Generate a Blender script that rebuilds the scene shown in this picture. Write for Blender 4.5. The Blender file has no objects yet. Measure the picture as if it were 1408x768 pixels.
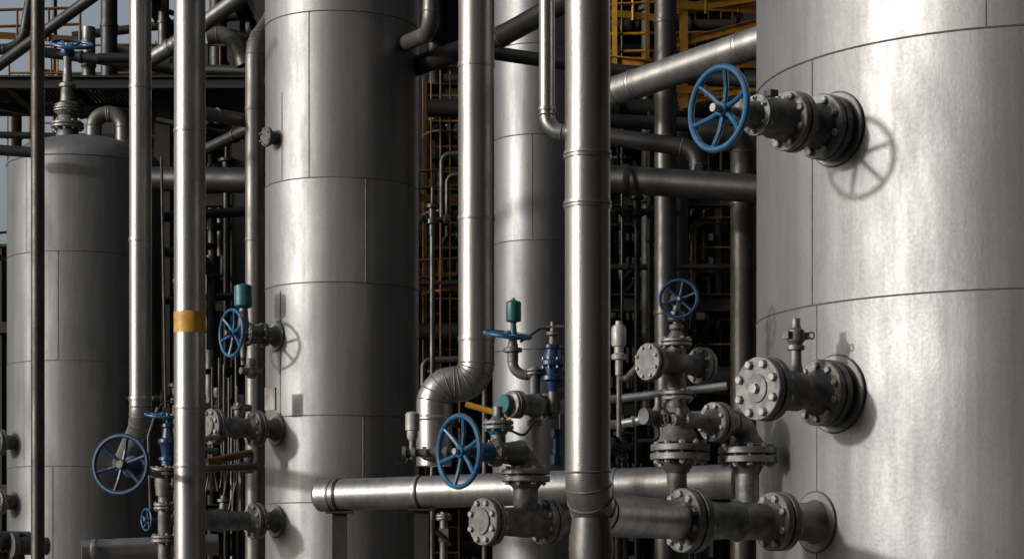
import bpy, math, random
from mathutils import Vector, Matrix
random.seed(11)
sc=bpy.context.scene
EYE=1.7; F=2816.0
def S(img_x,img_y,d):            # image pixel x, y at a chosen depth d -> world metres
    return Vector(((img_x-704)/F*d, d, EYE+(770-img_y)/F*d))
def V(*a): return Vector(a)
# ------------------------------------------------------------------ materials
def nn(nt,t,**k):
    n=nt.nodes.new(t)
    for a,b in k.items(): setattr(n,a,b)
    return n
def metal(name,c,metallic=.6,r0=.38,r1=.6,lo=.72,hi=1.12,streak=.25,wav=.0,fine=.15,scale=5,rust=0,drip=0):
    m=bpy.data.materials.new(name); m.use_nodes=True; nt=m.node_tree; b=nt.nodes['Principled BSDF']
    tc=nn(nt,'ShaderNodeTexCoord'); mp=nn(nt,'ShaderNodeMapping'); mp.inputs['Scale'].default_value=(1,1,streak)
    nt.links.new(tc.outputs['Object'],mp.inputs[0])
    n1=nn(nt,'ShaderNodeTexNoise'); n1.inputs['Scale'].default_value=scale; n1.inputs['Detail'].default_value=9; n1.inputs['Roughness'].default_value=.62
    nt.links.new(mp.outputs[0],n1.inputs['Vector'])
    n2=nn(nt,'ShaderNodeTexNoise'); n2.inputs['Scale'].default_value=scale*14; n2.inputs['Detail'].default_value=4
    nt.links.new(tc.outputs['Object'],n2.inputs['Vector'])
    add=nn(nt,'ShaderNodeMath',operation='MULTIPLY_ADD'); nt.links.new(n2.outputs[0],add.inputs[0]); add.inputs[1].default_value=.3; nt.links.new(n1.outputs[0],add.inputs[2])
    cr=nn(nt,'ShaderNodeValToRGB'); cr.color_ramp.elements[0].position=.48; cr.color_ramp.elements[1].position=.85
    cr.color_ramp.elements[0].color=(*[x*lo for x in c],1); cr.color_ramp.elements[1].color=(*[x*hi for x in c],1)
    nt.links.new(add.outputs[0],cr.inputs[0]); col=cr.outputs[0]
    if drip>0:
        m5=nn(nt,'ShaderNodeMapping'); m5.inputs['Scale'].default_value=(9,9,.25); nt.links.new(tc.outputs['Object'],m5.inputs[0])
        n5=nn(nt,'ShaderNodeTexNoise'); n5.inputs['Scale'].default_value=1.6; n5.inputs['Detail'].default_value=8; n5.inputs['Roughness'].default_value=.7; nt.links.new(m5.outputs[0],n5.inputs['Vector'])
        r5=nn(nt,'ShaderNodeMapRange'); r5.inputs[1].default_value=.3; r5.inputs[2].default_value=.7; r5.inputs[3].default_value=1-drip; r5.inputs[4].default_value=1.0+drip*.35
        nt.links.new(n5.outputs[0],r5.inputs[0])
        x5=nn(nt,'ShaderNodeMix',data_type='RGBA',blend_type='MULTIPLY'); x5.inputs[0].default_value=1; nt.links.new(col,x5.inputs[6]); nt.links.new(r5.outputs[0],x5.inputs[7]); col=x5.outputs[2]
    if rust>0:
        n3=nn(nt,'ShaderNodeTexNoise'); n3.inputs['Scale'].default_value=scale*3; n3.inputs['Detail'].default_value=7; nt.links.new(tc.outputs['Object'],n3.inputs['Vector'])
        r3=nn(nt,'ShaderNodeValToRGB'); r3.color_ramp.elements[0].position=.58; r3.color_ramp.elements[1].position=.72
        r3.color_ramp.elements[1].color=(rust,rust,rust,1); r3.color_ramp.elements[0].color=(0,0,0,1)
        nt.links.new(n3.outputs[0],r3.inputs[0])
        mx=nn(nt,'ShaderNodeMix',data_type='RGBA'); nt.links.new(r3.outputs[0],mx.inputs[0]); nt.links.new(col,mx.inputs[6]); mx.inputs[7].default_value=(.09,.06,.04,1)
        col=mx.outputs[2]
    nt.links.new(col,b.inputs['Base Color'])
    mr=nn(nt,'ShaderNodeMapRange'); mr.inputs[1].default_value=.4; mr.inputs[2].default_value=.9; mr.inputs[3].default_value=r1; mr.inputs[4].default_value=r0
    nt.links.new(add.outputs[0],mr.inputs[0]); nt.links.new(mr.outputs[0],b.inputs['Roughness'])
    b.inputs['Metallic'].default_value=metallic
    bp=nn(nt,'ShaderNodeBump'); bp.inputs['Strength'].default_value=fine; bp.inputs['Distance'].default_value=.004
    nt.links.new(n2.outputs[0],bp.inputs['Height'])
    last=bp
    if wav>0:
        n4=nn(nt,'ShaderNodeTexNoise'); n4.inputs['Scale'].default_value=1.6; n4.inputs['Detail'].default_value=1; nt.links.new(tc.outputs['Object'],n4.inputs['Vector'])
        b2=nn(nt,'ShaderNodeBump'); b2.inputs['Strength'].default_value=wav; b2.inputs['Distance'].default_value=.06
        nt.links.new(n4.outputs[0],b2.inputs['Height']); nt.links.new(bp.outputs[0],b2.inputs['Normal']); last=b2
    nt.links.new(last.outputs[0],b.inputs['Normal'])
    return m
TA=metal('tank_sheet_a',(.262,.262,.26),.74,.44,.58,.74,1.08,.3,.09,.18,4,0,.20)
TB=metal('tank_sheet_b',(.235,.235,.233),.74,.44,.58,.74,1.08,.3,.09,.18,4,0,.20)
TCM=metal('tank_sheet_c',(.275,.274,.27),.74,.44,.57,.74,1.08,.3,.09,.18,4,0,.20)
TD=metal('tank_sheet_dark',(.15,.153,.155),.6,.48,.62,.7,1.12,.3,.07,.18,4,0,.24)  # darker than the other tank sheets, slightly stronger drips
WELD=metal('weld_bead',(.13,.12,.11),.5,.45,.7,.6,1.2,1,0,.5,20)
CL=metal('pipe_cladding',(.36,.35,.335),.86,.28,.46,.58,1.12,.3,.12,.16,6,0,.26)
CD=metal('pipe_cladding_dull',(.15,.146,.138),.7,.38,.55,.6,1.1,.4,.2,.15,7,.3,.2)
CAST=metal('cast_steel',(.125,.122,.117),.55,.36,.6,.5,1.3,1,0,.6,16,.35)
FL=metal('flange_steel',(.185,.183,.178),.6,.34,.58,.5,1.25,1,0,.5,18,.35)
BOLT=metal('bolt_zinc',(.38,.375,.36),.7,.30,.55,.6,1.2,1,0,.2,30,.5)
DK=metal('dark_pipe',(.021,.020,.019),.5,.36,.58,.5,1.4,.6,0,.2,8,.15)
DK2=metal('shaded_background_steel',(.006,.006,.006),.2,.5,.75,.5,1.6,.6,0,.2,8,.1)  # background shade put into this near-black base colour
MID=metal('dimmed_galvanised',(.062,.058,.053),.7,.36,.58,.5,1.3,.5,0,.2,8,.4)  # galvanised steel, base lowered to carry the dim background light
BLUE=metal('blue_paint',(.009,.080,.18),.0,.22,.42,.45,1.3,1,0,.25,22,.2)
NAVY=metal('navy_paint',(.005,.027,.075),.0,.22,.45,.6,1.3,1,0,.2,22,.15)
TEAL=metal('teal_paint',(.005,.085,.095),.0,.35,.55,.6,1.3,1,0,.2,22,.1)
YEL=metal('yellow_paint',(.48,.24,.012),.0,.4,.6,.6,1.1,1,0,.2,16,.2)
YELD=metal('yellow_paint_dark',(.14,.066,.006),.0,.45,.65,.5,1.15,1,0,.2,12,.35)  # darker copy of the yellow, with more rust
PLAS=metal('instrument_housing',(.30,.295,.28),.2,.4,.6,.7,1.1,1,0,.1,18,.15)
# ------------------------------------------------------------------ builder
class B:
    def __init__(s): s.v=[];s.f=[];s.m=[];s.mats=[]
    def mi(s,m):
        if m not in s.mats: s.mats.append(m)
        return s.mats.index(m)
    def grid(s,rings,m,cap0=True,cap1=True,closed=False):
        k=s.mi(m); n=len(rings[0]); base=len(s.v)
        for r in rings: s.v.extend(r)
        R=len(rings)
        for i in range(R if closed else R-1):
            a=base+i*n; b=base+((i+1)%R)*n
            for j in range(n):
                j2=(j+1)%n; s.f.append((a+j,a+j2,b+j2,b+j)); s.m.append(k)
        if not closed:
            if cap0: s.f.append(tuple(base+j for j in range(n))[::-1]); s.m.append(k)
            if cap1: s.f.append(tuple(base+(R-1)*n+j for j in range(n))); s.m.append(k)
    def frame(s,ax):
        ax=Vector(ax).normalized(); up=V(0,0,1) if abs(ax.z)<.9 else V(0,1,0)
        u=up.cross(ax).normalized(); w=ax.cross(u).normalized(); return ax,u,w
    def lathe(s,o,ax,prof,m,n=28,cap=True):
        ax,u,w=s.frame(ax); o=Vector(o); rings=[]
        for (t,r) in prof:
            c=o+ax*t; rings.append([tuple(c+(u*math.cos(2*math.pi*j/n)+w*math.sin(2*math.pi*j/n))*max(r,.0004)) for j in range(n)])
        s.grid(rings,m,cap,cap)
    def cyl(s,a,b,r,m,n=16,r2=None):
        a=Vector(a);b=Vector(b); s.lathe(a,b-a,[(0,r),((b-a).length,r if r2 is None else r2)],m,n)
    def path(s,pts,bend):
        pts=[Vector(p) for p in pts]; out=[pts[0]]; marks=[]
        for i in range(1,len(pts)-1):
            p0,p,p1=pts[i-1],pts[i],pts[i+1]; a=(p0-p);b=(p1-p); la,lb=a.length,b.length; a.normalize();b.normalize()
            th=math.pi-a.angle(b)
            if th<.02: out.append(p); continue
            t=bend*math.tan(th/2); t=min(t,la*.49 if i>1 else la*.95,lb*.49 if i<len(pts)-2 else lb*.95); rb=t/math.tan(th/2)
            bis=(a+b).normalized(); c=p+bis*(rb/math.cos(th/2)); s0=p+a*t-c; 
            axr=s0.cross(p+b*t-c).normalized(); K=max(3,int(8*th/1.57)+1)
            marks.append(len(out))
            for k in range(K+1): out.append(c+Matrix.Rotation(th*k/K,3,axr)@s0)
            marks.append(len(out)-1)
        out.append(pts[-1]); return out,marks
    def tube(s,pts,r,m,n=16,bend=0,bead=None,miter=False):
        P,marks=s.path(pts,bend) if len(pts)>2 else ([Vector(p) for p in pts],[])
        N=len(P); T=[]
        for i in range(N):
            a=(P[i]-P[i-1]).normalized() if i>0 else (P[1]-P[0]).normalized()
            b=(P[i+1]-P[i]).normalized() if i<N-1 else a
            T.append((a+b).normalized())
        ax,u,w=s.frame(T[0]); rings=[]
        for i in range(N):
            if i>0:
                q=T[i-1].rotation_difference(T[i]); u=q@u
            w=T[i].cross(u).normalized()
            rings.append([tuple(P[i]+(u*math.cos(2*math.pi*j/n)+w*math.sin(2*math.pi*j/n))*r) for j in range(n)])
        s.grid(rings,m)
        if bead and marks:
            idx=marks if not miter else range(marks[0],marks[-1]+1,2)
            for i in idx: s.ring(P[i],T[i],r,bead)
        return P
    def ring(s,o,ax,R,rb,m=None,n=48,k=6):
        ax,u,w=s.frame(ax); o=Vector(o); rings=[]
        for i in range(n):
            a=2*math.pi*i/n; d=u*math.cos(a)+w*math.sin(a)
            rings.append([tuple(o+d*(R+rb*math.cos(2*math.pi*j/k))+ax*rb*math.sin(2*math.pi*j/k)) for j in range(k)])
        s.grid(rings,m or WELD,closed=True)
    def collar(s,o,ax,R,m,w=.02,h=.006):
        s.lathe(Vector(o)-Vector(ax).normalized()*w/2,ax,[(0,R-.002),(.001,R+h*.7),(w*.3,R+h),(w*.7,R+h),(w-.001,R+h*.7),(w,R-.002)],m,36,False)
    def hexn(s,o,ax,r,t,m,rot=0):
        s.lathe(o,ax,[(0,r),(t*.85,r),(t,r*.8)],m,6)
    def disc(s,o,ax,s0,r,t,m=None):
        c=min(t*.18,.004); s.lathe(Vector(o)+Vector(ax).normalized()*s0,ax,[(0,r-c),(c,r),(t-c,r),(t,r-c)],m or FL,36)
    def bolts(s,o,ax,s0,s1,rc,n,rb,m=None,ext=.018):
        ax,u,w=s.frame(ax); o=Vector(o); m=m or BOLT
        for i in range(n):
            a=2*math.pi*(i+.5)/n; c=o+(u*math.cos(a)+w*math.sin(a))*rc
            s.cyl(c+ax*(s0-ext*random.uniform(.9,1.5)),c+ax*(s1+ext*random.uniform(.9,1.5)),rb*.55,m,8)
            s.hexn(c+ax*s1,ax,rb,rb*1.05,m); s.hexn(c+ax*s0,-ax,rb,rb*1.05,m)
    def fpair(s,o,ax,s0,r,t=.035,gap=.008,n=8,m=None,rb=None):
        s.disc(o,ax,s0,r,t,m); s.disc(o,ax,s0+t+gap,r*.99,t,m)
        a=Vector(ax).normalized(); s.lathe(Vector(o)+a*(s0+t-.001),a,[(0,r*.66),(gap+.002,r*.66)],CAST,24)
        s.bolts(o,ax,s0,s0+2*t+gap,r*.8,n,rb or r*.105,ext=r*.1)
    def wheel(s,o,nrm,R,m,spokes=5,rim=None,dish=.12,rot=.3):
        rim=rim or R*.075; ax,u,w=s.frame(nrm); o=Vector(o)
        s.ring(o,ax,R-rim,rim,m,48,10)
        h=o-ax*R*dish
        s.lathe(h-ax*R*.10,ax,[(0,R*.15),(.005,R*.17),(R*.2,R*.17),(R*.23,R*.14)],m,20)
        s.lathe(h+ax*R*.12,ax,[(0,R*.08),(R*.06,R*.08)],BOLT,6)
        for i in range(spokes):
            a=rot+2*math.pi*i/spokes; d=u*math.cos(a)+w*math.sin(a)
            s.tube([h+d*R*.12,h+d*R*.5+ax*R*.02,o+d*(R-rim)],R*.06,m,8,R*.3)
    def box(s,c,sz,m,ax=None,rz=0):
        c=Vector(c); M=Matrix.Rotation(rz,3,'Z'); k=s.mi(m); base=len(s.v)
        for x in (-.5,.5):
            for y in (-.5,.5):
                for z in (-.5,.5): s.v.append(tuple(c+M@V(x*sz[0],y*sz[1],z*sz[2])))
        for f in ((0,1,3,2),(4,6,7,5),(0,4,5,1),(2,3,7,6),(0,2,6,4),(1,5,7,3)): s.f.append(tuple(base+i for i in f)); s.m.append(k)
    def ibeam(s,a,b,h,m):
        a=Vector(a);b=Vector(b); d=b-a; L=d.length; ax,u,w=s.frame(d); k=s.mi(m)
        for (uu,ww,su,sw) in ((0,h*.46,h*.8,h*.08),(0,-h*.46,h*.8,h*.08),(0,0,h*.06,h*.84)):
            rings=[]
            for p in (a,b): rings.append([tuple(p+u*(uu+x*su/2)+w*(ww+y*sw/2)) for x,y in ((-1,-1),(1,-1),(1,1),(-1,1))])
            s.grid(rings,m)
    def done(s,name):
        me=bpy.data.meshes.new(name); me.from_pydata(s.v,[],s.f)
        for m in s.mats: me.materials.append(m)
        me.polygons.foreach_set('material_index',s.m); me.polygons.foreach_set('use_smooth',[True]*len(s.f)); me.update()
        me.set_sharp_from_angle(angle=math.radians(32))
        ob=bpy.data.objects.new(name,me); sc.collection.objects.link(ob); return ob
Z=V(0,0,1)
TH=math.radians(53); NA=V(-math.sin(TH),-math.cos(TH),0)
TC2=math.radians(59); NC=V(-math.sin(TC2),-math.cos(TC2),0)
# ------------------------------------------------------------------ tanks
def tank(name,cx,cy,R,z0,z1,rings,seams,dome=0,mats=(TA,TB,TCM),rb=.005):
    b=B(); zs=[z0]+sorted(rings)+[z1]; o=V(cx,cy,0)
    for i in range(len(zs)-1):
        off=.0015*(i%2)
        b.lathe(o,Z,[(zs[i],R+off),(zs[i+1],R+off)],mats[(i*2)%3],144,False)
    for z in rings: b.ring(o+Z*z,Z,R+.001,rb,WELD,160,6)
    for (az,za,zb) in seams:
        a=math.radians(az); p=o+V(-math.sin(a),-math.cos(a),0)*(R+.001)
        b.tube([p+Z*za,p+Z*zb],rb*.8,WELD,8)
    if dome:
        pr=[(z1+dome*math.sin(t),R*math.cos(t)) for t in [math.pi/2*k/14 for k in range(15)]]
        b.lathe(o,Z,pr,mats[0],144,False); b.ring(o+Z*z1,Z,R+.002,rb*1.4,WELD,160,6)
    else: b.lathe(o,Z,[(z1,R),(z1+.01,0)],mats[0],144,False)
    return b
RC=V(2.768,11.2,0); RR=1.42
b=tank('t',RC.x,RC.y,RR,0,8.5,[1.0,3.005,4.265,5.6,6.9],[(60,3.005,4.265),(58.5,1.0,3.005),(20,4.265,5.6),(44,-0.0,1.0),(-25,3.005,4.265)],0,(TCM,TA,TA))
def nozpad(b,c,r,ax=NA):
    b.ring(c+ax*.004,ax,r,.006,WELD,40,6); b.lathe(c-ax*.08,ax,[(0,r),(.085,r),(.088,r-.004)],TA,40)
S0=RC+NA*RR; S0C=RC+NC*RR
zA,zB,zC=3.875,2.541,1.897
for z,r in ((zA,.185),(zB,.195)): nozpad(b,S0+Z*z,r)
nozpad(b,S0C+Z*zC,.155,NC)
b.done('storage_tank')
MC=V(-1.41,17,0); MR=.634
def zy(y,d): return EYE+(770-y)/F*d
dn=17-.634
b=tank('t',MC.x,MC.y,MR,0,9,[zy(570,dn),zy(387,dn),zy(243,dn),zy(14,dn),zy(690,dn),zy(-150,dn)],
   [(45,zy(243,dn),zy(120,dn)),(-22,zy(387,dn),zy(243,dn)),(47,zy(570,dn),zy(395,dn)),(-20,zy(690,dn),zy(570,dn)),(20,zy(243,dn),zy(14,dn))],0,(TA,TB,TB))
MS=MC+NA*MR
for y,r in ((462,.12),(590,.13),(716,.13)): nozpad(b,MS+Z*zy(y,16.62),r)
p=MS+Z*zy(190,16.62); b.lathe(p-NA*.05,NA,[(0,.055),(.13,.055)],CD,24); b.disc(p,NA,.07,.08,.03,CD); b.bolts(p,NA,.07,.10,.062,6,.009)
b.done('distillation_column')
b=tank('t',.26,19,.44,0,9,[zy(185,18.6),zy(330,18.6),zy(480,18.6),zy(60,18.6)],[(10,zy(330,18.6),zy(185,18.6))],0,(TB,TA,TB)); b.done('distillation_column')
LC=V(-4.17,20,0); LR=.74; zt=zy(232,20)
b=tank('t',LC.x,LC.y,LR,0,zt,[zy(345,19.3),zy(495,19.3),zy(640,19.3)],[(8,zy(495,19.3),zy(345,19.3)),(35,zy(345,19.3),zt),(38,zy(640,19.3),zy(495,19.3)),(12,0.2,zy(640,19.3))],.30,(TD,TD,TD))
LS=LC+NA*LR
for y in (608,690):
    p=LS+Z*zy(y,19.55); b.lathe(p-NA*.05,NA,[(0,.07),(.2,.07)],CAST,20); b.fpair(p,NA,.1,.12,.03,.006,8); b.lathe(p,NA,[(.17,.08),(.35,.06)],CAST,20)
top=LC+V(-.15,-.1,zt+.27)
b.lathe(top,Z,[(-.03,.12),(.12,.09)],CAST,24); b.fpair(top,Z,.1,.16,.025,.006,10)
b.lathe(top,Z,[(.155,.11),(.22,.09),(.27,.12),(.33,.12),(.36,.07),(.5,.06)],CAST,24); b.fpair(top,Z,.26,.13,.02,.005,8)
b.lathe(top,Z,[(.5,.08),(.53,.08),(.55,.045),(.8,.04)],FL,20); b.cyl(top+Z*.8,top+Z*.93,.02,CAST); b.wheel(top+V(.04,0,.92),V(.12,-.42,1),.21,BLUE,6)
b.lathe(top,Z,[(.80,.06),(.82,.07),(.86,.07),(.88,.05)],NAVY,16)
q=LC+V(.32,-.25,zt+.1)
b.tube([q+V(.1,0,-.1),q+V(.1,0,.38),q+V(-.18,0,.38),q+V(-.18,-.05,.0)],.075,CD,20,.13,.006); b.cyl(q+V(-.18,-.05,.02),q+V(-.18,-.05,-.02),.05,CAST)
b.disc(q+V(.1,0,0),Z,.08,.12,.03)
b.done('process_vessel')
# ------------------------------------------------------------------ big vertical pipes
b=B(); d0=8.5; r=.094; px=S(808,0,d0).x
f1=S0C+NC*.86+Z*zC
b.tube([V(px,d0,7),V(px,d0,zC),f1],r,CL,48,.17,.005,True)
for y in (207,276): 
    z=zy(y,d0-.1); b.collar(V(px,d0,z),Z,r,CL,.035,.006); b.ring(V(px,d0,z),Z,r+.006,.003,WELD)
b.collar(V(px,d0,zy(-40,d0)),Z,r,CL,.035,.006)
b.lathe(V(px+.015,d0,0),Z,[(0,.16),(.02,.16),(.021,.086),(zC-.2,.086),(zC-.15,.094),(zC-.02,.08)],CD,32)
b.tube([S(752,-80,8.55),S(752,181,8.55),V(px,d0+.0,zy(183,d0))],.033,CL,20,.075,.004)
b.collar(S(752,150,8.55),Z,.033,CL,.02,.004)
b.done('process_pipe')
b=B(); d0=11.3
b.tube([S(655,-160,d0),S(655,528,d0),S(597,528,d0),S(597,640,d0)],.099,CL,40,.115,.004,True)
for y in (466,300,90): b.collar(S(655,y,d0),Z,.099,CL,.03,.004)
b.collar(S(597,575,d0),Z,.085,CL,.03,.02)
b.done('process_pipe')
b=B(); d0=14.0; b.tube([S(193,-160,d0),S(193,585,d0),S(165,638,19.4)],.075,CL,32,.13,.005,True)
for y in (548,330,120): b.collar(S(193,y,d0),Z,.075,CL,.03,.004)
b.done('process_pipe')
b=B(); d0=13.0; b.cyl(S(261,-160,d0),V(S(261,0,d0).x,d0,0),.099,CL,40)
b.lathe(V(S(261,0,d0).x,d0,zy(458,d0)),Z,[(0,.099),(.0005,.1012),(.133,.1012),(.1335,.099)],YEL,40,False)
for y in (180,560,-20,640): b.collar(S(261,y,d0),Z,.099,CL,.03,.004)
b.done('process_pipe')
b=B(); d0=12; b.cyl(S(52,-160,d0),V(S(52,0,d0).x,d0,0),.040,MID,24); b.done('process_pipe')
b=B(); d0=18.0; b.tube([S(420,-60,d0+1),S(375,25,d0+.5),S(350,62,d0),S(350,768,d0)],.082,CD,28,.3,.005,True)
for y in (150,330,500): b.collar(S(350,y,d0),Z,.082,CD,.03,.005)
b.done('process_pipe')
b=B(); a=S(444,681,12.5); c=S(1012,661,11.5); d=(c-a).normalized()
b.tube([a,c],.098,CL,40); b.lathe(a,-d,[(0,.098),(.02,.096),(.045,.07),(.055,.03),(.057,0)],CL,40)
for t in (.06,.65,1.3,1.9): b.collar(a+d*t,d,.098,CL,.03,.005)
for img_x in (464,580):
    t=(S(img_x,0,12.3).x-a.x)/d.x; p=a+d*t
    b.box(V(p.x,p.y,(p.z-.1)/2),(.085,.06,p.z-.1),MID); b.box(V(p.x,p.y,p.z-.105),(.16,.14,.012),MID)
    b.collar(p,d,.098,DK,.02,.005)
b.done('header_pipe')
b=B(); b.tube([S(112,757,13.2),S(300,748,13.4)],.07,CL,28); b.collar(S(130,756,13.2),V(1,0,0),.07,CL,.03,.005); b.done('header_pipe')
b=B(); a=S(1100,38,12.75); c=S(850,124,13.9)
b.tube([a,c,S(802,142,14.1),S(802,780,14.1)],.098,CL,32,.2,.005,True)
for t in (.3,.9): b.collar(a+(c-a)*t,(c-a),.098,CL,.03,.005)
b.done('process_pipe')
b=B(); b.tube([S(800,243,14.2),S(1080,262,13.6)],.095,DK,28)
for k in (860,960): b.collar(S(k,247,14.0),V(1,0,0),.095,DK,.05,.01)
b.done('process_pipe')
b=B(); b.cyl(S(915,-100,17),S(915,780,17),.092,MID,28)
for y in (30,190,265,430): b.collar(S(915,y,17),Z,.092,MID,.04,.008)
b.done('process_pipe')
b=B(); b.tube([S(960,180,14.6),S(1021,195,14.6),S(1021,780,14.6)],.088,MID,28,.1,.005); b.collar(S(1021,280,14.6),Z,.088,MID,.04,.008); b.done('process_pipe')
b=B(); b.tube([MC+V(.5,-.2,zy(62,16.8)),S(592,45,15.8),S(592,-60,15.8)],.062,CD,24,.14,.005); p=MC+V(.55,-.25,zy(61,16.8)); b.collar(p,V(1,-.4,0),.065,CD,.03,.03); b.done('process_pipe')
b=B(); b.tube([S(560,95,17),S(690,50,16),S(790,-5,15.2)],.082,DK,24,.3,.005)
b.done('process_pipe')
b=B(); b.tube([S(672,72,16.5),S(850,98,16.3),S(1045,112,16)],.055,DK,20,.2); b.done('process_pipe')
b=B(); b.tube([S(838,188,16),S(960,205,15.8),S(960,240,15.8)],.07,DK,20,.15,.004); b.tube([S(838,166,17.6),S(1050,176,17.4)],.06,DK,20); b.done('process_pipe')
for k,(pts,r,m) in enumerate((([S(-40,118,17),S(60,45,16.4),S(150,-20,16)],.045,DK),([S(190,92,19.5),S(240,62,19.3),S(360,-25,19)],.075,CD),
                ([S(-20,205,19),S(50,210,19)],.05,DK),([S(-20,68,19),S(30,68,19),S(45,-20,19)],.05,DK),
                ([S(60,72,21.3),S(240,95,21.2),S(345,98,21)],.055,DK),([S(205,246,19),S(345,248,18.6)],.115,DK),
                ([S(245,150,17.7),S(350,168,18.2),S(385,175,18.4)],.06,CD),([S(284,205,19),S(345,176,18.6)],.055,DK),([S(150,-15,22),S(150,130,22)],.09,DK),([S(122,38,21.5),S(122,120,21.5)],.07,CD),
                ([S(60,100,22.6),S(340,128,22.4)],.04,DK),([S(285,50,19.5),S(322,46,19.5),S(336,90,19.5)],.08,CD),([S(222,215,17),S(228,560,17)],.012,DK),
                ([S(-20,185,20.8),S(190,190,20.9)],.035,DK),([S(100,50,23),S(345,20,23)],.05,DK),([S(205,130,22),S(350,150,22)],.06,DK),([S(180,0,22),S(345,52,22)],.03,DK),([S(225,-20,22),S(225,250,22)],.06,MID),([S(300,-20,23),S(300,250,23)],.10,DK),([S(215,165,20),S(345,190,20)],.03,MID),([S(-20,130,23),S(120,130,23)],.06,DK),([S(20,140,22.8),S(20,240,22.8)],.08,DK),([S(75,-20,24),S(75,200,24)],.03,DK),
                ([S(205,300,20.5),S(345,290,20.5)],.05,DK),([S(205,345,20.2),S(290,352,20.2),S(290,480,20.2)],.045,MID),([S(205,415,21),S(345,405,21)],.04,MID),([S(135,80,21),S(205,80,21)],.05,DK),([S(60,150,21.4),S(205,160,21.4)],.07,DK))):
    b=B(); b.tube(pts,r,m,20,.2,.004 if len(pts)>2 else None)
    if r>.05:
        dd=(pts[1]-pts[0]).normalized(); b.collar(pts[0]+dd*.4,dd,r,m,.04,.01)
    b.done('process_pipe')
# ------------------------------------------------------------------ nozzle valves on storage tank
b=B(); o=S0+Z*zA
b.lathe(o,NA,[(0,.10),(.04,.085),(.3,.08),(.38,.075)],CAST); b.fpair(o,NA,.04,.165,.036,.01,8,rb=.019)
b.lathe(o,NA,[(.13,.115),(.17,.085),(.24,.085),(.275,.11)],CAST)
b.fpair(o,NA,.27,.150,.036,.01,8,rb=.018)
b.lathe(o,NA,[(.35,.11),(.40,.098),(.44,.10),(.47,.085),(.52,.08),(.53,.10),(.555,.10),(.56,.07),(.62,.055),(.64,.065),(.67,.065),(.68,.03)],FL)
b.bolts(o,NA,.525,.555,.082,6,.012)
b.cyl(o+NA*.66,o+NA*.84,.02,BOLT); b.wheel(o+NA*.80,NA,.213,BLUE,6,.0165,.16)
b.box(o+NA*.45+Z*.12,(.05,.05,.03),CAST,rz=.6)
b.done('gate_valve')
b=B(); o=S0+Z*zB
b.lathe(o,NA,[(0,.11),(.05,.095)],CAST); b.fpair(o,NA,.045,.168,.038,.01,10,rb=.018)
b.lathe(o,NA,[(.13,.12),(.17,.09),(.22,.085),(.27,.10),(.32,.10),(.36,.085),(.42,.09),(.455,.125)],FL)
b.fpair(o,NA,.45,.158,.042,.01,8,rb=.022); b.disc(o,NA,.54,.07,.012); b.lathe(o,NA,[(.55,.025),(.575,.025)],BOLT,6)
q=o+NA*.28
b.lathe(q,Z,[(.08,.045),(.13,.03),(.20,.028),(.205,.045),(.225,.045),(.23,.03),(.25,.045),(.30,.045),(.31,.03),(.33,.022),(.36,.022)],FL,20)
b.box(q+Z*.275,(.13,.05,.035),FL,rz=.5); b.tube([q+V(.05,-.02,.27),q+V(.085,-.03,.25),q+V(.085,-.03,.29),q+V(.05,-.02,.285)],.005,metal('maroon_paint',(.12,.01,.02),0),6,.01)
b.done('flanged_nozzle')
b=B(); o=S0C+Z*zC
b.lathe(o,NC,[(0,.12),(.03,.10),(.16,.095),(.22,.12)],CL); b.fpair(o,NC,.20,.150,.040,.01,8,rb=.02)
b.lathe(o,NC,[(.29,.115),(.33,.09),(.42,.095),(.48,.095),(.50,.105),(.52,.095),(.58,.09),(.70,.10),(.755,.12)],FL,36)
b.fpair(o,NC,.75,.160,.042,.01,10,rb=.02); b.lathe(o,NC,[(.84,.125),(.89,.096)],CAST)
b.done('gate_valve')
# ------------------------------------------------------------------ generic valve
def valve(name,c,flow,stem,L,rf,rp,wR=0,wm=BLUE,wn=None,sl=.3,spokes=5,blind=False,pre=None):
    b=pre or B(); c=Vector(c); flow=Vector(flow).normalized(); stem=Vector(stem).normalized(); t=rf*.24
    b.lathe(c-flow*L,flow,[(t,rp*1.35),(L*.45,rp),(L*.75,rp*1.3),(L,rp*1.5),(L*1.25,rp*1.3),(L*1.55,rp),(2*L-t,rp*1.35)],CAST,28)
    b.fpair(c,flow,L-t,rf,t,.006,8); b.fpair(c,-flow,L-t,rf,t,.006,8)
    if blind: b.disc(c,flow,L+t+.006,rf*.5,.01)
    b.lathe(c,stem,[(0,rp*1.1),(rp*1.7,rp*1.0),(rp*1.9,rp*1.2)],CAST,24); b.fpair(c,stem,rp*1.85,rp*1.65,t*.7,.005,8)
    s1=rp*1.85+t*1.5
    b.lathe(c,stem,[(s1,rp*1.1),(s1+rp*.9,rp*.55),(s1+rp*1.1,rp*.75),(s1+rp*1.5,rp*.75),(s1+rp*1.6,rp*.4),(sl*.9,rp*.35)],CAST,20)
    b.cyl(c+stem*sl*.7,c+stem*(sl+.05),rp*.22,BOLT,10)
    if wR: b.wheel(c+stem*sl,Vector(wn or stem),wR,wm,spokes)
    if name: b.done(name)
    return b
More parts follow.
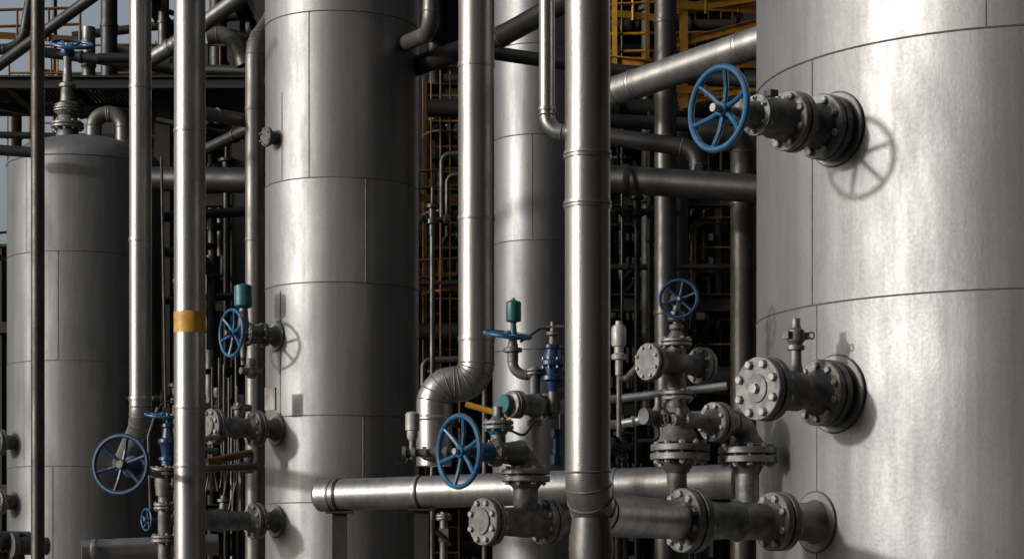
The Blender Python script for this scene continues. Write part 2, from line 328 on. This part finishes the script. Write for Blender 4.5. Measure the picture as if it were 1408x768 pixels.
# ------------------------------------------------------------------ cluster between pipe and storage tank
D=10.7
c=S(930,500,D)
b=valve(None,c,NA,Z,.175,.098,.05,0,sl=.27)
b.lathe(c+Z*.22,Z,[(0,.035),(.01,.045),(.05,.045),(.06,.02),(.14,.018)],CAST,16)
b.lathe(c+Z*.335+V(0,.04,0),V(-.1,-1,0),[(0,.03),(.06,.03)],CAST,16); b.wheel(S(932,412,D)+V(0,-.05,0),V(-.25,-1,.1),.107,NAVY,6,.009)
b.tube([c-Z*.04,S(931,690,D)],.052,CAST,24); b.fpair(S(931,545,D),Z,-.02,.085,.022,.006,8); b.lathe(S(931,600,D),Z,[(-.03,.12),(.03,.09),(.08,.06),(.12,.075),(.16,.055)],CAST,24)
b.fpair(S(938,632,D)-V(.01,0,0),Z,.0,.157,.036,.01,10); b.lathe(S(931,636,D),Z,[(0,.09),(-.05,.06)],CAST)
b.done('gate_valve')
c2=S(985,580,D-.1)
b=B(); pv=c2-NA*.22
b.lathe(c2+NA*.3,-NA,[(0,.028),(.06,.03),(.07,.045),(.12,.045),(.14,.035),(.22,.04),(.26,.07)],FL,20)
b.fpair(c2,NA,-.035,.105,.03,.008,8,rb=.014); b.wheel(c2+NA*.36,NA,.035,CAST,4)
b.tube([c2-NA*.02,pv,V(pv.x,pv.y,zy(700,pv.y))],.062,FL,28,.10,.004)
b.fpair(V(pv.x,pv.y,zy(636,pv.y)),Z,0,.155,.036,.01,10); b.lathe(V(pv.x,pv.y,zy(612,pv.y)),Z,[(0,.10),(.05,.065)],CAST); b.lathe(V(pv.x,pv.y,zy(638,pv.y)),Z,[(0,.09),(-.05,.062)],CAST)
b.lathe(c2+NA*.24,V(-.2,-.3,1),[(.02,.03),(.07,.02),(.09,.028),(.12,.028)],CAST,14)
b.done('globe_valve')
b=B(); a=S(905,573,D-.25); b.lathe(a,NA,[(-.1,.03),(-.04,.03),(-.035,.05),(.0,.05),(.01,.035),(.05,.03),(.06,.042),(.1,.042)],CAST,18); b.lathe(a,Z,[(-.05,.03),(.04,.03),(.06,.018),(.1,.018)],CAST,14)
b.tube([a,a-NA*.2],.022,CAST,14); b.tube([a-Z*.03,a-Z*.12,a-Z*.12+V(-.1,0,0)],.009,DK,8,.03); b.done('globe_valve')
b=B(); b.tube([S(790,585,11.6),S(850,583,11.6),S(905,573,11.5),S(1030,568,11.5)],.026,CL,16,.1); b.tube([S(790,553,12),S(850,548,12),S(1000,530,11.8)],.024,CL,16,.1)
b.collar(S(870,579,11.56),V(1,0,0),.026,CL,.02,.006); b.done('process_pipe')
b=B(); q=S(851,490,11.0); b.lathe(q,Z,[(-.10,.02),(-.02,.02),(-.015,.04),(.01,.04),(.02,.025),(.05,.025),(.055,.036),(.07,.040),(.15,.040),(.165,.034),(.17,.02),(.19,.018)],PLAS,24)
b.tube([S(851,500,11.0),S(851,600,11.0)],.014,CAST,12); b.tube([S(851,520,11),S(862,520,11),S(880,500,10.85)],.018,CAST,12,.03); b.done('pressure_transmitter')
# ------------------------------------------------------------------ middle cluster
wO=S(631,620,10.0); hub=wO-NA*.41
b=B(); b.wheel(wO,NA,.187,BLUE,6,.0135,.1); b.cyl(wO-NA*.12,wO+NA*.03,.016,BOLT)
b.lathe(wO,-NA,[(.06,.022),(.1,.03),(.12,.045),(.19,.05),(.20,.035)],BLUE,20)
b.lathe(wO,-NA,[(.19,.05),(.21,.07),(.235,.07),(.24,.05),(.30,.055),(.38,.07)],CAST,24); b.bolts(wO,-NA,.205,.235,.058,6,.010)
b.tube([wO-NA*.33,hub,V(hub.x,hub.y,zy(717,hub.y))],.062,CAST,24,.11); b.ring(hub-Z*.11,Z,.064,.005)
hf=V(hub.x,hub.y,zy(662,hub.y)); b.fpair(hf,Z,0,.122,.028,.008,8); b.lathe(hf,Z,[(-.04,.06),(0,.09)],CAST); b.lathe(hf,Z,[(.06,.09),(.10,.063)],CAST)
hc=V(hub.x,hub.y,zy(717,hub.y)); 
b.lathe(hc+NA*.26,-NA,[(0,.09),(.05,.065),(.2,.075),(.26,.08),(.32,.075),(.37,.09)],FL,28)
b.fpair(hc,NA,.20,.12,.03,.008,8,rb=.016); b.disc(hc,NA,.265,.065,.014); b.fpair(hc,-NA,.10,.115,.03,.008,8,rb=.014); b.lathe(hc,-NA,[(.16,.09),(.2,.06),(.6,.06)],FL,24)
b.done('gate_valve')
D=10.9
c=S(735,557,D)
b=B(); b.lathe(c+NA*.19,-NA,[(0,.045),(.02,.05),(.03,.07),(.05,.07),(.055,.05),(.15,.055),(.19,.07),(.24,.055),(.30,.05)],FL,24); b.disc(c,NA,.19,.05,.02,TEAL)
b.fpair(c,NA,.10,.075,.02,.006,8); b.fpair(c,-NA,.08,.075,.02,.006,8)
b.tube([c-Z*.0,S(735,650,D)],.026,PLAS,16); b.tube([c,S(735,505,D)],.03,CAST,16); b.fpair(S(735,515,D),Z,0,.05,.014,.005,6); b.fpair(S(735,585,D),Z,0,.04,.012,.004,6)
b.tube([c-NA*.2,c-NA*.5],.04,CAST,16)
b.done('ball_valve')
b=B(); w=S(698,460,D)
b.wheel(w,V(.12,-.2,1),.132,BLUE,5,.011,.0); b.lathe(S(706,461,D),Z,[(-.06,.02),(.0,.02),(.06,.014),(.07,.018),(.075,.039),(.08,.041),(.175,.041),(.18,.036),(.19,.01),(.20,.008)],TEAL,24)
b.lathe(S(705,490,D),Z,[(-.02,.03),(.02,.03),(.025,.05),(.045,.05),(.05,.03),(.10,.02)],CAST,20)
b.tube([S(705,488,D),S(705,515,D),S(738,515,D)],.028,FL,20,.07,.003)
b.done('control_valve')
b=B(); q=S(760,530,D)
b.lathe(q,Z,[(-.03,.03),(.02,.04),(.03,.065),(.05,.065),(.06,.045),(.1,.05),(.11,.068),(.13,.068),(.14,.055),(.19,.045),(.20,.055),(.215,.055),(.22,.03)],NAVY,24); b.bolts(q,Z,.11,.13,.058,8,.007)
b.lathe(q,Z,[(.21,.022),(.26,.02),(.27,.035),(.285,.035),(.29,.015),(.34,.013)],CAST,16); b.tube([q+V(-.07,-.01,.31),q+V(.06,0,.315)],.009,CAST,10)
b.tube([q,q-Z*.14],.026,CAST,14); b.tube([q+V(0,0,-.02),q+V(.15,.05,-.02)],.03,CAST,14)
b.done('safety_valve')
b=B(); q=S(685,590,10.8); b.fpair(q,Z,0,.082,.02,.006,8); b.lathe(q,Z,[(.046,.05),(.07,.03),(.12,.03)],CAST,20); b.tube([q,q-Z*.12],.04,CAST,18); b.lathe(q,Z,[(-.03,.04),(0,.06)],BLUE,18); b.done('flanged_nozzle')
b=B(); q=S(567,600,11); b.lathe(q,Z,[(-.02,.02),(.0,.03),(.03,.03),(.035,.038),(.12,.038),(.13,.03),(.135,.015)],PLAS,20)
b.tube([q,q-Z*.12],.018,CAST,12); a=S(553,622,11); b.tube([a,a+V(.28,0,0)],.022,CAST,14); 
for t in (.0,.05,.11,.17,.22): b.lathe(a+V(t,0,0),V(1,0,0),[(0,.035),(.02,.035)],FL,14)
b.tube([a+V(.03,0,0),a+V(.03,-.02,-.06),a+V(-.03,-.02,-.06)],.008,DK,8,.02)
b.lathe(S(598,632,11.2),Z,[(0,.06),(.03,.09),(.05,.09),(.06,.06)],CAST,20)
b.done('pressure_transmitter')
b=B(); q=S(610,735,10.6); b.tube([q+Z*.12,q-Z*.15],.02,CAST,12); b.box(q,(.05,.05,.07),CAST); b.tube([q+V(-.04,-.03,.02),q+V(.04,-.03,-.05)],.01,DK,8); b.fpair(q+Z*.08,Z,0,.04,.012,.003,6); b.done('ball_valve')
b=B()
for pts in ([S(770,555,11.2),S(770,600,11.2),S(760,620,11.2)],[S(715,470,11),S(745,450,11),S(765,455,11)],[S(700,590,10.7),S(720,600,10.7),S(735,580,10.8)]):
    b.tube(pts,.007,DK,8,.04)
b.tube([S(640,555,12),S(700,572,12)],.018,YEL,10); b.lathe(S(766,641,11),Z,[(0,.02),(.01,.035),(.06,.035),(.07,.022),(.15,.022),(.16,.034),(.2,.034)],NAVY,14); b.done('instrument_tubing')
# ------------------------------------------------------------------ cluster on distillation column
b=B(); o=MS+Z*zy(462,16.62)
b.lathe(o,NA,[(0,.09),(.04,.07),(.10,.065),(.11,.10),(.14,.10),(.145,.075),(.24,.07),(.25,.095),(.275,.095),(.28,.05),(.36,.04),(.40,.02),(.46,.02)],CAST,24); b.bolts(o,NA,.11,.14,.085,8,.012); b.bolts(o,NA,.25,.275,.08,8,.012)
b.wheel(o+NA*.41,NA,.198,BLUE,6,.013,.1)
p=o+NA*.3; b.lathe(p,Z,[(.05,.03),(.2,.03),(.21,.06),(.225,.075),(.38,.075),(.39,.06),(.40,.02)],TEAL,24); b.lathe(p,Z,[(-.25,.02),(0,.04),(.05,.05),(.2,.035)],CAST,16)
b.done('control_valve')
for y,s2,nm in ((590,.53,'gate_valve'),(716,.74,'gate_valve')):
    b=B(); o=MS+Z*zy(y,16.62)
    b.lathe(o,NA,[(0,.10),(.05,.075),(.12,.07),(.16,.10)],CAST,24); b.fpair(o,NA,.15,.145,.034,.008,8,rb=.018)
    b.lathe(o,NA,[(.225,.11),(.27,.075),(s2*.6,.08),(s2*.7,.095),(s2*.8,.075),(s2-.03,.085),(s2,.11)],FL,28)
    b.fpair(o,NA,s2,.145,.034,.008,8,rb=.019); b.disc(o,NA,s2+.075,.075,.02)
    if y==716:
        b.lathe(o,NA,[(s2+.07,.07),(s2+.17,.05),(s2+.27,.03)],CAST,20); b.wheel(o+NA*(s2+.42),NA,.09,BLUE,5); b.cyl(o+NA*(s2+.2),o+NA*(s2+.44),.014,CAST)
    b.lathe(o+NA*s2*.65,Z,[(.07,.04),(.14,.03),(.15,.05),(.17,.05),(.175,.025),(.2,.02)],CAST,16)
    b.done(nm)
b=B(); D=13.2; c=S(166,638,12.4); ax=V(-.25,-.96,.05).normalized()
b.wheel(c,ax,.19,NAVY,6,.015,.12); b.tube([c+ax*.02,c-ax*.3,S(218,652,13.0)],.022,CAST,14,.1); b.lathe(c,-ax,[(.05,.03),(.15,.05),(.16,.07),(.2,.07),(.21,.05),(.3,.06)],NAVY,20)
q=S(225,660,13.2)
b.lathe(q,Z,[(-.1,.05),(0,.06),(.05,.05)],CAST,20); b.fpair(q,Z,.03,.095,.022,.006,8); b.fpair(q+V(.05,0,0),V(1,.2,0),.0,.06,.02,.005,6)
b.done('gate_valve')
b=B(); q=S(231,640,13.2)
b.lathe(q,Z,[(.0,.045),(.03,.045),(.035,.06),(.055,.06),(.06,.04),(.13,.05),(.15,.065),(.17,.065),(.18,.04),(.24,.03),(.25,.04),(.27,.04),(.28,.015),(.34,.012)],NAVY,24)
b.wheel(S(223,571,13.2),V(.1,-.15,1),.115,BLUE,5,.010,0)
b.tube([q+V(.02,0,.15),q+V(.12,0,.16),q+V(.16,0,.1),q+V(.3,.1,.1)],.022,CAST,12,.04)
pts=[q+V(.02+.09*math.cos(a),0,.33+.09*math.sin(a)) for a in [math.pi*(-.4+1.3*i/10) for i in range(11)]]; b.tube(pts,.005,DK,6)
b.tube([S(218,560,13.4),S(205,600,13.4),S(208,700,13.4)],.016,DK,10,.1)
b.tube([S(226,660,13.2),S(226,800,13.2)],.042,CAST,20); b.fpair(S(226,700,13.2),Z,0,.07,.018,.005,8); b.fpair(S(226,745,13.2),Z,0,.085,.02,.005,8)
b.done('globe_valve')
b=B(); b.tube([S(245,646,14),S(350,641,14.6)],.026,CD,14); b.tube([S(284,635,15.5),S(345,622,15.8)],.03,YELD,14); b.tube([S(245,610,14),S(300,600,15)],.02,CAST,12)
for i in range(9):
    x=random.uniform(288,335); y=random.uniform(480,560); b.tube([S(x,y,17.2),S(x,y+random.uniform(60,150),17.2),S(x+random.uniform(-20,20),y+170,17.2)],.010,DK,8,.05)
for x,y,dd in ((345,510,17.4),(342,640,16.4),(330,560,17.3),(300,550,17.3)):
    q=S(x,y,dd); b.lathe(q,Z,[(-.06,.03),(-.03,.05),(0,.05),(.02,.03),(.06,.045),(.1,.045),(.11,.02)],CAST,16); b.lathe(q,NA,[(-.1,.03),(.1,.03)],CAST,12)
b.box(S(372,548,16.35),(.10,.02,.18),MID,rz=-.5); b.done('instrument_tubing')
b=B(); 
for i,(x,y) in enumerate(((20,742),(45,750),(10,770))):
    q=S(x,y,13.5); b.box(q,(.14,.1,.08),DK); b.lathe(q,NA,[(-.1,.06),(.1,.06),(.12,.09),(.16,.09)],CAST,18)
b.done('pump_motor')
# ------------------------------------------------------------------ walkway upper left
b=B(); zd=zy(122,21.2); x0=S(-60,0,21.2).x; x1=S(345,0,21.2).x; ya,yb=20.95,22.2
for y in (ya,yb): b.ibeam(V(x0,y,zd),V(x1,y,zd),.12,DK2)
n=70
for i in range(n): 
    x=x0+(x1-x0)*i/(n-1); b.box(V(x,(ya+yb)/2,zd+.07),(.008,yb-ya,.03),DK)
for j in range(20): b.box(V((x0+x1)/2,ya+(yb-ya)*j/19,zd+.072),(x1-x0,.007,.012),DK)
for i in range(6): x=x0+(x1-x0)*i/5; b.ibeam(V(x,ya,zd-.02),V(x,yb,zd-.02),.1,DK2)
b.done('steel_walkway')
def railing(name,a,c,h,m,posts=5,rz=.022,rails=(1,.5)):
    b=B(); a=Vector(a);c=Vector(c)
    for f in rails: b.tube([a+Z*h*f,c+Z*h*f],rz,m,10)
    for i in range(posts): p=a+(c-a)*i/(posts-1); b.tube([p,p+Z*h],rz,m,10)
    b.box((a+c)/2+Z*.05,((c-a).length,.01,.07),m,rz=math.atan2(c.y-a.y,c.x-a.x)); b.done(name)
railing('safety_railing',V(x0+.3,yb,zd+.1),V(x1,yb,zd+.1),.6,YELD,7,.012)
def ladder(name,x,y,z0,z1,w,m,cage=True):
    b=B()
    for s in (-1,1): b.box(V(x+s*w/2,y,(z0+z1)/2),(.018,.05,z1-z0),m)
    z=z0
    while z<z1: b.tube([V(x-w/2,y,z),V(x+w/2,y,z)],.011,m,8); z+=.26
    if cage:
        z=z0+1.8
        while z<z1:
            pts=[V(x-math.cos(t)*w*.62,y-.0-math.sin(t)*.5,z) for t in [math.pi*i/10 for i in range(11)]]; b.tube(pts,.012,m,6); z+=.8
        for t in (.5,1.1,1.57,2.04,2.64): b.tube([V(x-math.cos(t)*w*.62,y-math.sin(t)*.5,z0+1.8),V(x-math.cos(t)*w*.62,y-math.sin(t)*.5,z1)],.009,m,6)
    b.done(name)
ladder('caged_ladder',S(608,0,21).x,21,1.0,6.6,.34,YELD)
ladder('caged_ladder',S(225,0,23).x,23,1.0,7.4,.4,YELD)
ladder('caged_ladder',S(60,0,22.5).x,22.5,5.2,7.3,.3,YEL,False)
ladder('caged_ladder',S(985,0,22).x,22,3.5,8.4,.45,YELD)
for (xa,xb,y,d,pz) in ((838,1045,95,20,5),(925,1060,20,18.5,4),(835,905,30,20.5,3),(575,632,282,20.5,3),(575,632,405,20.5,3),(575,632,480,22,3),(925,1060,135,18.5,4),(-20,110,60,21,4),(-20,14,362,24,2)):
    railing('safety_railing',S(xa,y,d),S(xb,y-4,d+.2),.34,YEL if xa>800 else YELD,pz,.015)
b=B()
for pts,h in (([S(940,-20,18.6),S(940,150,18.6)],.09),([S(890,-20,20),S(890,100,20)],.05),([S(845,-20,20),S(845,100,20)],.06),([S(925,62,18.6),S(1050,30,18.6)],.07),([S(835,86,20),S(930,98,20)],.13),([S(933,140,18.6),S(1050,118,18.6)],.08),([S(925,15,18.6),S(1050,-5,18.6)],.08)):
    b.ibeam(pts[0],pts[1],h,YEL)
b.done('yellow_steel_frame')
# ------------------------------------------------------------------ background pipe rack
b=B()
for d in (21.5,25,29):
    for img_x in range(230,1150,115):
        x=S(img_x+random.uniform(-18,18),0,d).x; b.ibeam(V(x,d,0),V(x,d,10.3 if img_x>350 else 7.0),.2,DK2)
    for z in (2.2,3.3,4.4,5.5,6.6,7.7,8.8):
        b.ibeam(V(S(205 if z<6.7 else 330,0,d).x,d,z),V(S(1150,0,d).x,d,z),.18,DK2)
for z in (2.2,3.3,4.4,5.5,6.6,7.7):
    for img_x in range(230,1150,115): b.ibeam(V(S(img_x,0,23).x,21.5,z-.02),V(S(img_x,0,23).x,29,z-.02),.14,DK2)
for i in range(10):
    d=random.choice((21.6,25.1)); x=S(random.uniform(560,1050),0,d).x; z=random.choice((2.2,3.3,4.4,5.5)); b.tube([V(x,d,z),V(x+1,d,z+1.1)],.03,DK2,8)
b.box(V(3.2,27.8,10.4),(12.4,16,.12),DK2)   # unseen deck above the frame, added to keep sky light off the background
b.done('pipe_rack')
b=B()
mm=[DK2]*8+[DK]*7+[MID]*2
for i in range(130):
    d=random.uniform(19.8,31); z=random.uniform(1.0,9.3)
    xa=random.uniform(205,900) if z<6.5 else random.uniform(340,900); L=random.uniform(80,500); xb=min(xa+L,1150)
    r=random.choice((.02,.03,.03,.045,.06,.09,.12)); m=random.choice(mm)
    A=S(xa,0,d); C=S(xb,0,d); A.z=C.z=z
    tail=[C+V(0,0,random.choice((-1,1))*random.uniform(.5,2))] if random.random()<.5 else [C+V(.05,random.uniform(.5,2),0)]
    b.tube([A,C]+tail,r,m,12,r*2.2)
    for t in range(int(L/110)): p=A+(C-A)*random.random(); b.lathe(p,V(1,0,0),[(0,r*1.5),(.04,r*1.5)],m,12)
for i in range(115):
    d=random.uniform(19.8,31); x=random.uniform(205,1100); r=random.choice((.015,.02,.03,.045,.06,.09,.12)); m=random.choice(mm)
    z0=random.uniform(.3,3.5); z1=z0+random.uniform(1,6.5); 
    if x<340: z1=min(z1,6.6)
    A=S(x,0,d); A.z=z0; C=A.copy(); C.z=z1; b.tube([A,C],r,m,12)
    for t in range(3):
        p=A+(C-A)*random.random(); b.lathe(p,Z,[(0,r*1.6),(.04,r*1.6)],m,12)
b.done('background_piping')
b=B()
for i in range(75):
    d=random.uniform(18.6,26); x=random.uniform(210,1080); y=random.uniform(150,760); q=S(x,y,d); m=random.choice((DK,MID,CAST,DK))
    r=random.uniform(.03,.07); b.lathe(q,Z,[(-.15,r),(-.05,r),(-.04,r*1.8),(0,r*1.8),(.01,r),(.1,r),(.11,r*1.7),(.14,r*1.7),(.15,r*.5),(.3,r*.4)],m,14)
    b.lathe(q,V(1,.2,0),[(-.2,r*.8),(-.15,r*.8),(-.14,r*1.6),(-.1,r*1.6),(-.09,r*.8),(.1,r*.8),(.11,r*1.6),(.15,r*1.6)],m,14)
    b.tube([q+V(-.2,0,0),q+V(-.6,.1,0),q+V(-.6,.1,-.6)],r*.7,m,10,.08); b.tube([q-Z*.1,V(q.x,q.y,.0)],r*.7,m,10)
    if random.random()<.3: b.wheel(q+Z*.3,V(.2,-1,.3),.1,random.choice((NAVY,CAST,DK)),5)
b.done('background_valves')
# ------------------------------------------------------------------ buildings, ground
WM=metal('shade_black_wall',(.008,.008,.008),.0,.6,.85,.6,1.4,.2,0,.3,2)  # wall coloured near black in place of deep shade
WM2=metal('unseen_hall_wall',(.025,.025,.025),.0,.6,.85,.6,1.4,.2,0,.3,2)  # dark walls of the added unseen halls only
def wall(name,xa,xb,y,h,dep,m=WM,face=-1):
    b=B(); b.box(V((xa+xb)/2,y+dep/2,h/2),(xb-xa,dep,h),m)
    yy=y if face<0 else y+dep
    x=xa
    while x<xb: b.box(V(x,yy+face*.06,h/2),(.22,.12,h-.1),m); x+=.5
    z=3
    while z<h: b.box(V((xa+xb)/2,yy+face*.14,z),(xb-xa,.1,.2),m); z+=3
    b.done(name)
wall('added_unseen_hall',S(322,0,36).x,S(1900,0,36).x,36,16,10)
wall('added_unseen_hall',S(-300,0,38).x,S(322,0,38).x-.5,38,zy(335,38),8)
wall('added_unseen_hall',S(150,0,33).x,S(300,0,33).x,33,zy(60,33),2.5)
# unseen halls behind the camera and to the right, added to block sky light
wall('added_unseen_hall',-26,24,-22,27,12,WM2,1)
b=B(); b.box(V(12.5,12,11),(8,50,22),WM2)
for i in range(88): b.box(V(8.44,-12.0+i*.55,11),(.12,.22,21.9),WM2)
b.done('added_unseen_hall')
GM=metal('concrete_ground',(.10,.097,.093),.0,.75,.95,.6,1.15,1,0,.4,1.2)
me=bpy.data.meshes.new('ground'); me.from_pydata([(-600,-600,0),(600,-600,0),(600,900,0),(-600,900,0)],[],[(0,1,2,3)]); me.materials.append(GM)
sc.collection.objects.link(bpy.data.objects.new('ground',me))
# ------------------------------------------------------------------ light
az=math.radians(63.5); el=math.radians(11.5)
to=V(-math.sin(az)*math.cos(el),-math.cos(az)*math.cos(el),math.sin(el))
L=bpy.data.lights.new('sun','SUN'); L.energy=2.3; L.angle=math.radians(2.2); L.color=(1,.975,.945)
lo=bpy.data.objects.new('sun',L); sc.collection.objects.link(lo); lo.rotation_euler=(-to).to_track_quat('-Z','Y').to_euler(); lo.location=(0,0,30)
w=bpy.data.worlds.new('World'); sc.world=w; w.use_nodes=True; nt=w.node_tree; bg=nt.nodes['Background']
sk=nt.nodes.new('ShaderNodeTexSky'); sk.sky_type='NISHITA'; sk.sun_disc=False; sk.sun_elevation=math.radians(20); sk.sun_rotation=math.atan2(to.x,to.y); sk.air_density=1.0; sk.dust_density=7.0; sk.ozone_density=2.0
hs=nt.nodes.new('ShaderNodeHueSaturation'); hs.inputs['Saturation'].default_value=.5   # thin haze
nt.links.new(sk.outputs[0],hs.inputs['Color']); nt.links.new(hs.outputs[0],bg.inputs[0]); bg.inputs[1].default_value=.15
cam=bpy.data.cameras.new('camera'); cam.lens=72; cam.sensor_width=36; cam.shift_y=386/1408; cam.clip_end=3000
co=bpy.data.objects.new('camera',cam); sc.collection.objects.link(co); co.location=(0,0,EYE); co.rotation_euler=(math.pi/2,0,0); sc.camera=co
sc.view_settings.view_transform='Standard'; sc.view_settings.look='None'; sc.view_settings.exposure=0
